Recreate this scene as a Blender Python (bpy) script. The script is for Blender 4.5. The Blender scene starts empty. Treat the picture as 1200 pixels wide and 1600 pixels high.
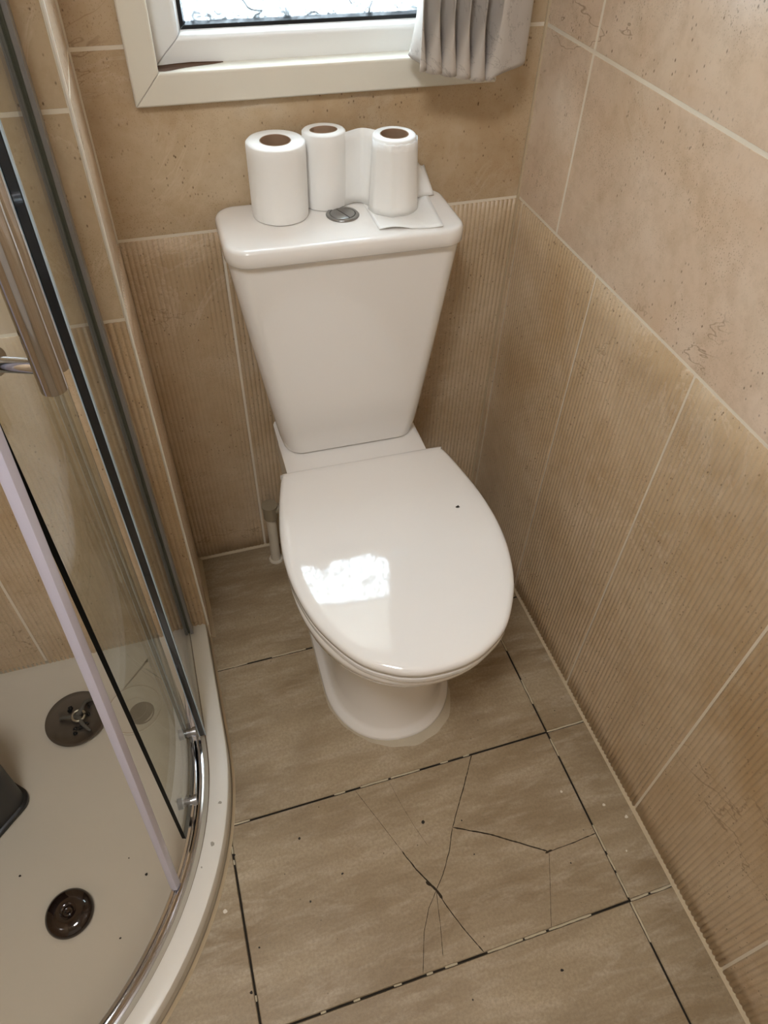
import bpy, bmesh, math, random
from math import sin, cos, pi, radians, hypot, atan2
from mathutils import Vector, Matrix, noise
random.seed(7)
S = bpy.context.scene
COL = S.collection

# ------------------------------------------------------------------ camera
cam = bpy.data.cameras.new('camera'); co = bpy.data.objects.new('camera', cam); COL.objects.link(co)
cam.sensor_fit = 'HORIZONTAL'; cam.sensor_width = 36; cam.lens = 1125.2 * 36 / 1200
cam.clip_start = 0.02
co.location = (-0.5992, -1.1010, 1.2745); co.rotation_euler = (0.7505, -0.0273, -0.3031)
S.camera = co
# ------------------------------------------------------------------ world: bright overcast daylight outside the window
W = bpy.data.worlds.new('overcast_sky'); S.world = W; W.use_nodes = True
bg = W.node_tree.nodes['Background']; bg.inputs[0].default_value = (0.78, 0.90, 1.0, 1); bg.inputs[1].default_value = 110.0
S.view_settings.view_transform = 'Standard'; S.view_settings.look = 'None'
S.view_settings.gamma = 1.0; S.view_settings.use_curve_mapping = False; S.view_settings.exposure = 0.46
# portal: tells the renderer where daylight comes in
pl = bpy.data.lights.new('window_daylight', 'AREA'); pl.shape = 'RECTANGLE'; pl.size = 0.5; pl.size_y = 0.85
pl.cycles.is_portal = True
po = bpy.data.objects.new('window_daylight', pl); COL.objects.link(po)
po.location = (-0.335, 0.13, 1.36); po.rotation_euler = (radians(-90), 0, 0)
CEIL_STRENGTH = 40

# ------------------------------------------------------------------ geometry constants
XL = -0.660     # side face of the boxed-out shower wall
D = 0.2187      # how far the shower wall stands in front of the back wall
Z2, Z1 = 0.75, 1.0003
SX = -1.465     # left wall of shower
YR = -2.3; ZC = 2.1
TX, TY = -1.215, -0.469   # centre of the quadrant arc

# ------------------------------------------------------------------ helpers
def rgb(h):
    h = h.lstrip('#'); c = [int(h[i:i+2], 16) / 255 for i in (0, 2, 4)]
    return tuple((x / 12.92 if x <= .04045 else ((x + .055) / 1.055) ** 2.4) for x in c) + (1,)


def obj(name, bm, mat, parent=None, smooth=False, bevel=0, bseg=2, recalc=True, angle=40):
    if recalc: bmesh.ops.recalc_face_normals(bm, faces=bm.faces[:])
    me = bpy.data.meshes.new(name); bm.to_mesh(me); bm.free()
    o = bpy.data.objects.new(name, me); COL.objects.link(o)
    for m in (mat if isinstance(mat, (list, tuple)) else [mat]): me.materials.append(m)
    if parent: o.parent = parent
    if smooth:
        for p in me.polygons: p.use_smooth = True
        try: me.set_sharp_from_angle(angle=radians(angle))
        except Exception: pass
    if bevel:
        b = o.modifiers.new('bevel', 'BEVEL'); b.width = bevel; b.segments = bseg; b.limit_method = 'ANGLE'; b.angle_limit = radians(30)
    return o

def empty(name, loc=(0, 0, 0), rz=0):
    o = bpy.data.objects.new(name, None); COL.objects.link(o); o.location = loc; o.rotation_euler = (0, 0, rz); o.empty_display_size = .05
    return o

def tag(o, label=None, cat=None, group=None, kind=None):
    if label: o['label'] = label
    if cat: o['category'] = cat
    if group: o['group'] = group
    if kind: o['kind'] = kind
    return o

def box(bm, x0, x1, y0, y1, z0, z1, mi=0):
    v = [bm.verts.new(p) for p in ((x0,y0,z0),(x1,y0,z0),(x1,y1,z0),(x0,y1,z0),(x0,y0,z1),(x1,y0,z1),(x1,y1,z1),(x0,y1,z1))]
    for f in ((0,3,2,1),(4,5,6,7),(0,1,5,4),(1,2,6,5),(2,3,7,6),(3,0,4,7)):
        bm.faces.new([v[i] for i in f]).material_index = mi

def loft(bm, rings, cap0=True, cap1=True, closed=True, mi=0):
    R = [[bm.verts.new(p) for p in r] for r in rings]
    n = len(R[0])
    for a, b in zip(R, R[1:]):
        for i in range(n if closed else n - 1):
            j = (i + 1) % n
            bm.faces.new((a[i], a[j], b[j], b[i])).material_index = mi
    if cap0: bm.faces.new(R[0][::-1]).material_index = mi
    if cap1: bm.faces.new(R[-1]).material_index = mi
    return R

def lathe(bm, prof, c=(0, 0, 0), n=48, sx=1, sy=1, mi=0, cap0=True, cap1=True):
    loft(bm, [[(c[0] + r * sx * cos(2*pi*i/n), c[1] + r * sy * sin(2*pi*i/n), c[2] + z) for i in range(n)] for r, z in prof], cap0, cap1, mi=mi)

def tube(bm, pts, r, n=16, caps=True, mi=0):
    pts = [Vector(p) for p in pts]; rings = []
    up = None
    for i, p in enumerate(pts):
        t = (pts[min(i+1, len(pts)-1)] - pts[max(i-1, 0)]).normalized()
        if up is None:
            up = Vector((0, 0, 1)) if abs(t.z) < .9 else Vector((1, 0, 0))
        a = t.cross(up).normalized(); b = a.cross(t).normalized(); up = b
        rr = r[i] if isinstance(r, (list, tuple)) else r
        rings.append([p + rr * (cos(2*pi*k/n) * a + sin(2*pi*k/n) * b) for k in range(n)])
    loft(bm, rings, caps, caps, mi=mi)

def rrect(hx, hy, r, n=8):
    out = []
    for cx, cy, a0 in ((hx-r, hy-r, 0), (-hx+r, hy-r, 90), (-hx+r, -hy+r, 180), (hx-r, -hy+r, 270)):
        for k in range(n + 1):
            a = radians(a0 + 90 * k / n); out.append((cx + r * cos(a), cy + r * sin(a)))
    return out

def spline(pts, n=8):
    out = []
    for i in range(len(pts) - 1):
        p0 = pts[max(i-1, 0)]; p1 = pts[i]; p2 = pts[i+1]; p3 = pts[min(i+2, len(pts)-1)]
        for k in range(n):
            t = k / n
            out.append(tuple(.5 * ((2*b) + (-a + c)*t + (2*a - 5*b + 4*c - d)*t*t + (-a + 3*b - 3*c + d)*t**3) for a, b, c, d in zip(p0, p1, p2, p3)))
    out.append(tuple(pts[-1])); return out

# ------------------------------------------------------------------ materials
class NT:
    def __init__(s, name):
        s.m = bpy.data.materials.new(name); s.m.use_nodes = True; s.t = s.m.node_tree; s.n = s.t.nodes
        s.b = s.n['Principled BSDF']; s.out = s.n['Material Output']
        s.co = s.n.new('ShaderNodeTexCoord').outputs['Object']
    def link(s, a, b): s.t.links.new(a, b)
    def mapping(s, scale=(1, 1, 1), rot=(0, 0, 0), loc=(0, 0, 0), src=None):
        k = s.n.new('ShaderNodeMapping'); k.inputs['Scale'].default_value = scale; k.inputs['Rotation'].default_value = rot; k.inputs['Location'].default_value = loc
        s.link(src or s.co, k.inputs[0]); return k.outputs[0]
    def noise(s, scale, detail=4, rough=.55, vec=None, dist=0):
        k = s.n.new('ShaderNodeTexNoise'); k.inputs['Scale'].default_value = scale; k.inputs['Detail'].default_value = detail
        k.inputs['Roughness'].default_value = rough; k.inputs['Distortion'].default_value = dist
        s.link(vec or s.co, k.inputs['Vector']); return k.outputs['Fac']
    def voro(s, scale, vec=None, feat='F1', out='Distance'):
        k = s.n.new('ShaderNodeTexVoronoi'); k.feature = feat; k.inputs['Scale'].default_value = scale
        s.link(vec or s.co, k.inputs['Vector']); return k.outputs[out]
    def ramp(s, fac, stops):
        k = s.n.new('ShaderNodeValToRGB'); e = k.color_ramp.elements
        while len(e) < len(stops): e.new(.5)
        for x, (p, c) in zip(e, stops): x.position = p; x.color = c if len(c) == 4 else tuple(c) + (1,)
        s.link(fac, k.inputs[0]); return k.outputs[0]
    def g(s, fac, lo, hi, a=0., b=1.):
        k = s.n.new('ShaderNodeMapRange'); k.inputs[1].default_value = lo; k.inputs[2].default_value = hi
        k.inputs[3].default_value = a; k.inputs[4].default_value = b; s.link(fac, k.inputs[0]); return k.outputs[0]
    def mix(s, fac, a, b, mode='MIX'):
        k = s.n.new('ShaderNodeMix'); k.data_type = 'RGBA'; k.blend_type = mode
        for i, v in ((0, fac), (6, a), (7, b)):
            if isinstance(v, (int, float)): k.inputs[i].default_value = v
            elif isinstance(v, tuple): k.inputs[i].default_value = v
            else: s.link(v, k.inputs[i])
        return k.outputs[2]
    def math(s, op, a, b=0.):
        k = s.n.new('ShaderNodeMath'); k.operation = op
        for i, v in ((0, a), (1, b)):
            if isinstance(v, (int, float)): k.inputs[i].default_value = v
            else: s.link(v, k.inputs[i])
        return k.outputs[0]
    def bump(s, h, strength=.2, dist=.001):
        k = s.n.new('ShaderNodeBump'); k.inputs['Strength'].default_value = strength; k.inputs['Distance'].default_value = dist
        s.link(h, k.inputs['Height']); s.link(k.outputs[0], s.b.inputs['Normal'])

def simple(name, col, rough=.5, metal=0, coat=0, spec=None, bumps=None, var=0):
    m = NT(name); c = rgb(col)
    if var:
        d = tuple(x * (1 - var) for x in c[:3]) + (1,)
        m.link(m.mix(m.noise(14), d, c), m.b.inputs['Base Color'])
    else: m.b.inputs['Base Color'].default_value = c
    m.b.inputs['Roughness'].default_value = rough; m.b.inputs['Metallic'].default_value = metal
    m.b.inputs['Coat Weight'].default_value = coat; m.b.inputs['Coat Roughness'].default_value = .03
    if spec is not None: m.b.inputs['Specular IOR Level'].default_value = spec
    if bumps: m.bump(m.noise(bumps[0], 3), bumps[1], bumps[2])
    return m.m

def marble(name, seed=0., light='#d3c0a3', dark='#b99d79', rough=.22):
    m = NT(name); v = m.mapping(loc=(seed, seed*.7, seed*1.3))
    base = m.mix(m.g(m.noise(3.2, 5, .6, v, .6), .3, .7), rgb(dark), rgb(light))
    base = m.mix(m.g(m.noise(34, 5, .7, v), .45, .75, 0, .35), base, rgb('#a88a63'))
    # pale calcite drifts
    n1 = m.noise(4.5, 6, .62, v, 1.6)
    pale = m.g(m.math('ABSOLUTE', m.math('SUBTRACT', n1, .5)), .0, .020, .38, 0)
    base = m.mix(m.math('MULTIPLY', pale, m.g(m.noise(3, 2, .5, v), .5, .62)), base, rgb('#e2d0b8'))
    base = m.mix(m.g(m.noise(11, 7, .72, v, .3), .5, .72, 0, .4), base, rgb('#dccbb2'))
    # fine dark flecks, slightly elongated
    fl = m.mapping(scale=(170, 170, 100), rot=(.35, .5, .2), loc=(seed, 0, 0))
    f1 = m.g(m.voro(1.0, fl), .10, .24, 1, 0)
    dens = m.g(m.noise(7, 3, .6, v), .36, .58)
    sel = m.g(m.noise(60, 1, .5, v), .5, .58)
    fleck = m.math('MULTIPLY', m.math('MULTIPLY', f1, dens), sel)
    base = m.mix(m.math('MULTIPLY', fleck, .9), base, rgb('#60472f'))
    f2 = m.math('MULTIPLY', m.g(m.voro(1.0, m.mapping(scale=(420, 420, 300), loc=(seed, 1, 2))), .16, .30, 1, 0), m.g(m.noise(10, 4, .6, v), .40, .62))
    base = m.mix(m.math('MULTIPLY', f2, .5), base, rgb('#86694a'))
    # thin wandering cracks in the stone print
    n2 = m.noise(2.6, 5, .6, m.mapping(scale=(1, 1, 2.0), loc=(seed + 4, 2, 1)), .5)
    n3 = m.g(m.noise(5, 2, .5, v), .52, .62)
    crk = m.math('MULTIPLY', m.g(m.math('ABSOLUTE', m.math('SUBTRACT', n2, .53)), 0, .0040, .6, 0), n3)
    base = m.mix(crk, base, rgb('#7a5c3c'))
    m.link(base, m.b.inputs['Base Color'])
    m.b.inputs['Roughness'].default_value = rough
    m.bump(m.math('SUBTRACT', m.noise(25, 3, .5, v), fleck), .10, .0008)
    return m.m

M = {}
M['tile'] = marble('beige_marble_tile', 0, rough=.13)
M['tile_lit_side'] = marble('beige_marble_tile_lit', 3.1, light='#ead8c4', dark='#d6bb9e', rough=.22)  # same beige tile, painted paler for the daylight on these walls
M['ribbed'] = marble('ribbed_beige_tile', 7.7, light='#d2bd9f', dark='#b79b76', rough=.34)
M['grout'] = simple('pale_grout', '#efe5d3', .8, var=.1)
M['sealant'] = simple('cream_sealant', '#cdbb9c', .5, var=.15)
M['ceramic'] = simple('white_glazed_ceramic', '#f2eee9', .045, coat=.3, bumps=(9, .03, .002))
M['seat'] = simple('white_gloss_plastic', '#f1eeea', .06, coat=.4, bumps=(5, .02, .003))
M['upvc'] = simple('white_window_plastic', '#eeeeec', .25)
M['trimw'] = simple('cream_window_trim', '#e6e1d3', .3)
M['gasket'] = simple('black_rubber', '#10161c', .3)
M['chrome'] = simple('polished_chrome', '#c9c9cd', .09, 1)
M['satin'] = simple('satin_aluminium', '#a9a7a8', .3, 1)
M['darkchan'] = simple('dark_grey_channel', '#5a5c52', .5, .1)
M['navy'] = simple('dark_blue_black_seal', '#0c1722', .12, coat=.5)
M['white_strip'] = simple('pale_lilac_plastic_strip', '#cfcde0', .25, coat=.2)
M['acrylic'] = simple('shaded_cream_acrylic_tray', '#beb5a4', .22, var=.05)  # tray colour darkened for the dimmer light inside the shower
M['rim'] = simple('lit_cream_acrylic_rim', '#e9e5dc', .25, var=.06)  # same acrylic, whitened where the rim catches more light
M['paper'] = simple('white_tissue_paper', '#f6f5f2', .95, bumps=(160, .25, .001))
M['card'] = simple('brown_card_core', '#9c8068', .9)
M['satchrome'] = simple('satin_chrome_button', '#9b9a98', .28, 1)
M['postgrey'] = simple('grey_anodised_frame', '#8d8d90', .32, .35)
M['black'] = simple('black_plastic', '#0c0c0c', .3)
M['charcoal'] = simple('charcoal_plastic', '#2b2b2c', .45)
M['gunmetal'] = simple('dirty_metal', '#6a6258', .35, .75, var=.4)
M['grime'] = simple('grey_limescale_grime', '#5d584e', .8, bumps=(200, .6, .002), var=.4)
M['bronze'] = simple('dark_brown_gloss', '#231610', .08, .3, coat=.6)
M['drainhole'] = simple('darkened_drain_interior', '#6b6357', .5)  # flat cup darkened to suggest the shaded depth of the hole
M['pipe'] = simple('white_waste_pipe', '#d9cfbd', .35)
M['paint'] = simple('white_paint', '#ece8e0', .7)
M['speck'] = simple('dark_speck', '#2a241e', .9)
M['chip'] = simple('pale_chip', '#e2dacb', .8)

def curtain_mat():
    m = NT('grey_cream_woven_fabric')
    w = m.noise(6, 6, .65, m.mapping(scale=(1, 1, 1.3)), .8)
    vein = m.g(m.math('ABSOLUTE', m.math('SUBTRACT', w, .5)), 0, .006, .5, 0)
    c = m.mix(m.noise(20, 4), rgb('#c8beb4'), rgb('#dad3cb')); c = m.mix(vein, c, rgb('#8f857b'))
    m.link(c, m.b.inputs['Base Color']); m.b.inputs['Roughness'].default_value = .85
    m.bump(m.noise(400, 2), .2, .0006)
    tr = m.n.new('ShaderNodeBsdfTranslucent'); m.link(c, tr.inputs[0])
    mx = m.n.new('ShaderNodeMixShader'); mx.inputs[0].default_value = .22
    m.link(m.b.outputs[0], mx.inputs[1]); m.link(tr.outputs[0], mx.inputs[2]); m.link(mx.outputs[0], m.out.inputs[0])
    return m.m
M['curtain'] = curtain_mat()

def blind_mat():
    m = NT('cream_roller_blind_fabric'); m.b.inputs['Base Color'].default_value = rgb('#ece6dc'); m.b.inputs['Roughness'].default_value = .9
    tr = m.n.new('ShaderNodeBsdfTranslucent'); tr.inputs[0].default_value = rgb('#f1ece4')
    mx = m.n.new('ShaderNodeMixShader'); mx.inputs[0].default_value = .6
    m.link(m.b.outputs[0], mx.inputs[1]); m.link(tr.outputs[0], mx.inputs[2]); m.link(mx.outputs[0], m.out.inputs[0])
    return m.m
M['blind'] = blind_mat()

def glass_mat(name, tint, rough=0., frost=False):
    m = NT(name); fr = m.n.new('ShaderNodeFresnel')
    geo = m.n.new('ShaderNodeNewGeometry'); m.link(m.g(geo.outputs['Backfacing'], 0, 1, 1.5, 1 / 1.5), fr.inputs[0])   # thin pane: same reflectance from both faces
    tp = m.n.new('ShaderNodeBsdfTransparent'); tp.inputs[0].default_value = tint
    gl = m.n.new('ShaderNodeBsdfGlossy'); gl.inputs['Roughness'].default_value = rough
    mx = m.n.new('ShaderNodeMixShader')
    if frost:
        v = m.mapping(scale=(1, 1, 1))
        d = m.n.new('ShaderNodeTexNoise'); d.inputs['Scale'].default_value = 22; d.inputs['Detail'].default_value = 2; m.link(v, d.inputs['Vector'])
        vv = m.n.new('ShaderNodeVectorMath'); vv.operation = 'MULTIPLY_ADD'; m.link(d.outputs['Color'], vv.inputs[0]); vv.inputs[1].default_value = (.035, .035, .035); m.link(v, vv.inputs[2])
        cell = m.voro(19, vv.outputs[0], 'F1')
        rings = m.math('ABSOLUTE', m.math('SINE', m.math('MULTIPLY', cell, 11.)))
        line = m.g(rings, .22, .55, 1, 0)
        grain = m.g(m.noise(260, 2), .46, .60, 0, .8)
        k = m.math('MAXIMUM', line, grain)
        k2 = m.g(k, 0, 1, .42, .065)
        cb = m.n.new('ShaderNodeCombineColor'); 
        m.link(k2, cb.inputs[0]); m.link(m.math('MULTIPLY', k2, 1.03), cb.inputs[1]); m.link(m.math('MULTIPLY', k2, 1.04), cb.inputs[2])
        m.link(cb.outputs[0], tp.inputs[0])
        bp = m.n.new('ShaderNodeBump'); bp.inputs['Strength'].default_value = .5; bp.inputs['Distance'].default_value = .001
        m.link(k, bp.inputs['Height']); m.link(bp.outputs[0], gl.inputs['Normal'])
    m.link(fr.outputs[0], mx.inputs[0]); m.link(tp.outputs[0], mx.inputs[1]); m.link(gl.outputs[0], mx.inputs[2])
    m.link(mx.outputs[0], m.out.inputs[0]); return m.m
M['glass'] = glass_mat('clear_shower_glass', (.93, .955, .94, 1))
M['frosted'] = glass_mat('embossed_window_glass', (1, 1, 1, 1), .1, True)

def floor_mat():
    m = NT('taupe_stone_floor_tile')
    v = m.mapping(rot=(0, 0, radians(38)), scale=(1, 4.2, 1))
    base = m.mix(m.g(m.noise(3.2, 6, .62, v, .5), .3, .7), rgb('#8f7a5c'), rgb('#bbaa8e'))
    st = m.g(m.noise(9, 7, .7, v, .4), .48, .70, 0, .65)
    base = m.mix(st, base, rgb('#c9baa3'))
    dk = m.g(m.noise(5, 5, .6, None, .4), .55, .8, 0, .55)
    base = m.mix(dk, base, rgb('#7d684c'))
    gr = m.g(m.noise(220, 3, .7), .38, .68, 0, .42)
    base = m.mix(gr, base, rgb('#7b6a55'))
    sp = m.math('MULTIPLY', m.g(m.voro(60), .05, .09, 1, 0), m.g(m.noise(30, 1), .58, .62))
    base = m.mix(m.math('MULTIPLY', sp, .7), base, rgb('#4a3b28'))
    m.link(base, m.b.inputs['Base Color']); m.b.inputs['Roughness'].default_value = .42
    m.link(m.g(m.noise(12, 4), .3, .7, .34, .52), m.b.inputs['Roughness'])
    m.bump(m.noise(90, 5, .7), .25, .0012)
    return m.m
M['floor'] = floor_mat()
M['joint'] = simple('dark_dirty_joint', '#2c251b', .95, var=.4)
M['joint_white'] = simple('broken_pale_grout', '#cdbfa2', .8, var=.25)
M['crack'] = simple('dark_crack', '#352a1c', .95)

# ------------------------------------------------------------------ tiled walls
def rib_tile(bm, P, u0, u1, v0, v1, mi, seed, pitch=.0081, amp=.0021):
    """ridged tile face; P(u,v,w) -> world, w = height off the wall"""
    nr = max(1, round((u1 - u0) / pitch)); nu = nr * 8; nv = 30
    grid = []
    for j in range(nv + 1):
        v = v0 + (v1 - v0) * j / nv; row = []
        if j == 1: v = v0 + .0012
        if j == nv - 1: v = v1 - .0012
        for i in range(nu + 1):
            u = u0 + (u1 - u0) * i / nu
            a = .45 + .75 * max(0, min(1, .62 + 1.5 * noise.noise(Vector((u * 4 + seed, v * 3.2, seed)))))
            ph = (i % 8) / 8
            h = amp * a * (abs(sin(pi * ph)) ** .8)
            edge = 0 if (i in (0, nu) or j in (0, nv)) else 1
            row.append(bm.verts.new(P(u, v, h if edge else -.002)))
        grid.append(row)
    for j in range(nv):
        for i in range(nu):
            f = bm.faces.new((grid[j][i], grid[j][i+1], grid[j+1][i+1], grid[j+1][i])); f.material_index = mi; f.smooth = True

def flat_tile(bm, P, u0, u1, v0, v1, mi, lift=0.):
    b = .0012
    o = [bm.verts.new(P(*q, -.002)) for q in ((u0, v0), (u1, v0), (u1, v1), (u0, v1))]
    i_ = [bm.verts.new(P(*q, lift)) for q in ((u0+b, v0+b), (u1-b, v0+b), (u1-b, v1-b), (u0+b, v1-b))]
    bm.faces.new(i_).material_index = mi
    for k in range(4):
        l = (k + 1) % 4; bm.faces.new((o[k], o[l], i_[l], i_[k])).material_index = mi

def wall_mesh(name, P, us_low, us_up, u0, u1, hole=None, mats=None, top=ZC, back=.05):
    """tiles: ribbed portrait tiles below Z2, smooth landscape ones above; grout shows in the gaps"""
    bm = bmesh.new(); gp = .0016
    def cols(js): e = [u0] + sorted(j for j in js if u0 + .01 < j < u1 - .01) + [u1]; return list(zip(e, e[1:]))
    for k, (a, b) in enumerate(cols(us_low)): rib_tile(bm, P, a + gp, b - gp, .003, Z2 - gp, 1, 3.7 * k + len(name))
    z = Z2
    while z < top - .01:
        zt = min(z + .2503, top)
        for a, b in cols(us_up):
            A, B, C_, D_ = a + gp, b - gp, z + gp, zt - gp
            if hole and not (B <= hole[0] or A >= hole[1] or D_ <= hole[2] or C_ >= hole[3]):
                # L-shaped cut round the window: left, right, below, above pieces butt without joints
                h = hole
                if A < h[0]: flat_tile(bm, P, A, h[0], C_, D_, 0, .00005)
                if B > h[1]: flat_tile(bm, P, h[1], B, C_, D_, 0, .00005)
                if C_ < h[2]: flat_tile(bm, P, A, B, C_, h[2] , 0)
                if D_ > h[3]: flat_tile(bm, P, A, B, h[3], D_, 0)
            else: flat_tile(bm, P, A, B, C_, D_, 0)
        z = zt
    # grout bed
    def quad(a, b, c, d):
        bm.faces.new([bm.verts.new(P(u, v, -.0004)) for u, v in ((a, c), (b, c), (b, d), (a, d))]).material_index = 2
    if hole:
        h = hole; quad(u0, h[0], 0, top); quad(h[1], u1, 0, top); quad(h[0], h[1], 0, h[2]); quad(h[0], h[1], h[3], top)
    else: quad(u0, u1, 0, top)
    o = obj(name, bm, mats or [M['tile'], M['ribbed'], M['grout']], recalc=False)
    return tag(o, kind='structure')

HOLE = (-.575, -.095, .950, 1.77)
back = wall_mesh('wall_back', lambda u, v, w: (u, -w, v), [-.5056, -.2540], [], XL, 0.0, HOLE)
right = wall_mesh('wall_right', lambda u, v, w: (-w, -u, v), [-YR*0 + x for x in (.0205, .2726, .5228, .7810, 1.0366, 1.288, 1.54, 1.79, 2.04)], [.1419, .8925, 1.643], 0.0, -YR,
                  mats=[M['tile_lit_side'], M['ribbed'], M['grout']])
wall_shower = wall_mesh('wall_shower', lambda u, v, w: (u, -D - w, v), [-.7145, -.9665, -1.218], [-1.41], SX, XL)
side = wall_mesh('wall_partition', lambda u, v, w: (XL + w, -u, v), [], [], 0.0, D, mats=[M['tile_lit_side'], M['tile_lit_side'], M['grout']])
left = wall_mesh('wall_left', lambda u, v, w: (SX + w, u, v), [-.5, -.75, -1.0], [-.97, -1.72], YR, -D)
# solid carcass behind the tiles (daylight must only come in through the window)
bm = bmesh.new(); box(bm, -1.6, XL - .004, -D + .004, .14, 0, ZC); box(bm, XL - .004, HOLE[0] - .001, .003, .14, 0, ZC); box(bm, HOLE[1] + .001, .12, .003, .14, 0, ZC)
box(bm, HOLE[0] - .001, HOLE[1] + .001, .003, .14, 0, HOLE[2] - .001); box(bm, HOLE[0] - .001, HOLE[1] + .001, .003, .14, HOLE[3] + .001, ZC)
box(bm, .004, .12, YR, .003, 0, ZC); box(bm, -1.6, SX - .004, YR, -D + .004, 0, ZC)
tag(obj('wall_core', bm, M['paint']), kind='structure')
bm = bmesh.new(); box(bm, -1.6, .12, YR - .1, YR, 0, ZC); tag(obj('wall_rear', bm, M['paint']), kind='structure')
bm = bmesh.new(); box(bm, -1.6, .12, YR - .1, .14, ZC, ZC + .08); tag(obj('ceiling', bm, M['paint']), kind='structure')

# pale tile-edge trim down the partition corner, and sealant beads along the floor
bm = bmesh.new(); box(bm, XL - .001, XL + .0022, -D - .0022, -D + .003, .05, ZC)
tag(obj('trim_1', bm, simple('white_tile_edge_trim', '#efeae0', .25), bevel=.001), kind='structure')
def bead(name, p, q, nrm, w=.007, mat='sealant'):
    bm = bmesh.new(); p, q, nrm = Vector(p), Vector(q), Vector(nrm); n = 60; rings = []
    for i in range(n + 1):
        c = p.lerp(q, i / n); k = w * (1 + .06 * noise.noise(c * 20))
        rings.append([c - nrm * .001 + Vector((0, 0, -.001)), c + nrm * k + Vector((0, 0, -.0005)), c + nrm * k * .45 + Vector((0, 0, k * .5)), c - nrm * .001 + Vector((0, 0, k))])
    loft(bm, rings); return tag(obj(name, bm, M[mat], smooth=True), kind='structure')
bead('trim_2', (0, 0, 0), (0, YR, 0), (-1, 0, 0), .0065)
bead('trim_3', (XL, 0, 0), (0, 0, 0), (0, -1, 0), .006)
bead('trim_4', (XL, 0, 0), (XL, -D, 0), (1, 0, 0), .010)
bm = bmesh.new()
for zz0, zz1 in ((0, ZC),):
    box(bm, -.0035, .001, -.0035, .001, 0, ZC)
tag(obj('trim_5', bm, M['sealant']), kind='structure')

# ------------------------------------------------------------------ floor
bm = bmesh.new()
rows = [.0, -.2985, -.6054, -.9096, -1.214, -1.519, -1.824, -2.129, YR]
cols = [-1.465, -1.2895, -.6867, -.0840, 0.0]
g = .0016
for a, b in zip(rows, rows[1:]):
    for c, d in zip(cols, cols[1:]):
        P = lambda u, v, w: (u, v, w)
        flat_tile(bm, P, c + g, d - g, b + g, a - g, 0)
box(bm, -1.6, .12, YR - .1, .14, -.06, -.0030, 1)
floor = tag(obj('floor', bm, [M['floor'], M['joint']], recalc=True), kind='structure')

def strip(bm, pts, w, z, jag=.25, step=.006, mi=0, end=.25):
    """thin irregular ribbon lying on the floor"""
    L = []
    for p, q in zip(pts, pts[1:]):
        p, q = Vector((*p, 0)), Vector((*q, 0)); n = max(2, int((q - p).length / step))
        L += [p.lerp(q, i / n) for i in range(n)]
    L.append(Vector((*pts[-1], 0))); prev = None
    for i, p in enumerate(L):
        t = (L[min(i+1, len(L)-1)] - L[max(0, i-1)]).normalized(); s = Vector((-t.y, t.x, 0))
        k = w * .5 * (1 + jag * 2 * noise.noise(p * 170)) * (end if i in (0, len(L)-1) else 1)
        c = p + s * noise.noise(p * 60 + Vector((3, 1, 5))) * w * .7 * jag * 2
        a = (bm.verts.new((c.x + s.x*k, c.y + s.y*k, z)), bm.verts.new((c.x - s.x*k, c.y - s.y*k, z)))
        if prev: bm.faces.new((prev[0], prev[1], a[1], a[0])).material_index = mi
        prev = a
# pale grout remnants in the otherwise empty dark joints
bm = bmesh.new()
def white(axis, const, a, b, w=.0030):
    pts = [(a, const), (b, const)] if axis == 'x' else [(const, a), (const, b)]
    strip(bm, pts, w, .0002, .14, .004, end=.8)
for a, b in ((-.704, -.650), (-.500, -.480), (-.452, -.40), (-.395, -.340), (-.30, -.285), (-.255, -.243), (-.084, 0)): white('x', -.6054, a, b)
for a, b in ((-.68, -.60), (-.55, -.48), (-.28, -.21), (-.19, -.02)): white('x', -.2985, a, b)
for a, b in ((-.335, -.275), (-.272, -.235), (-.23, -.195), (-.195, -.155), (-.435, -.425), (-.487, -.475), (-.55, -.54), (-.60, -.592), (-.405, -.385), (-.083, -.05), (-.046, 0)): white('x', -.9096, a, b)
for a, b in ((-.01, -.36), (-.375, -.42), (-.49, -.545), (-.62, -.655), (-.785, -.83), (-.836, -.862), (-.866, -.905), (-.912, -.972), (-1.12, -1.13)): white('y', -.084, a, b)
for a, b in ((-.607, -.632), (-.64, -.652), (-.662, -.67), (-.86, -.868), (-.98, -1.3)): white('y', -.6867, a, b)
for y in (-1.214, -1.519): white('x', y, -.9, 0)
obj('grout', bm, M['joint_white'], floor)
# the cracked tile
bm = bmesh.new()
J = (-.380, -.803)
CR = [([(-.238, -.606), (-.262, -.640), (-.287, -.675), (-.319, -.718)], .0016),
      ([(-.319, -.718), (-.262, -.748), (-.177, -.803)], .0022), ([(-.177, -.803), (-.135, -.802), (-.0855, -.799)], .0014),
      ([(-.177, -.803), (-.196, -.845), (-.225, -.908)], .0007),
      ([(-.319, -.718), (-.338, -.752), (-.362, -.785), J], .0012),
      ([(-.463, -.608), (-.440, -.665), (-.415, -.730)], .0006), ([(-.415, -.730), (-.401, -.765), J], .0020),
      ([(-.400, -.610), (-.392, -.655), (-.381, -.70), (-.37, -.735)], .0004),
      ([J, (-.372, -.832), (-.360, -.865), (-.340, -.908)], .0014),
      ([J, (-.401, -.825), (-.420, -.855), (-.440, -.907)], .0009),
      ([J, (-.385, -.822), (-.391, -.850), (-.403, -.895)], .0008)]
for pts, w in CR: strip(bm, pts, w, .00025, .35, .004)
strip(bm, [(-.392, -.786), (-.380, -.803), (-.374, -.818)], .0045, .0003, .5, .003)
strip(bm, [(-.184, -.8035), (-.171, -.8015)], .004, .0003, .4, .003)
obj('crack', bm, M['crack'], floor)
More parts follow.
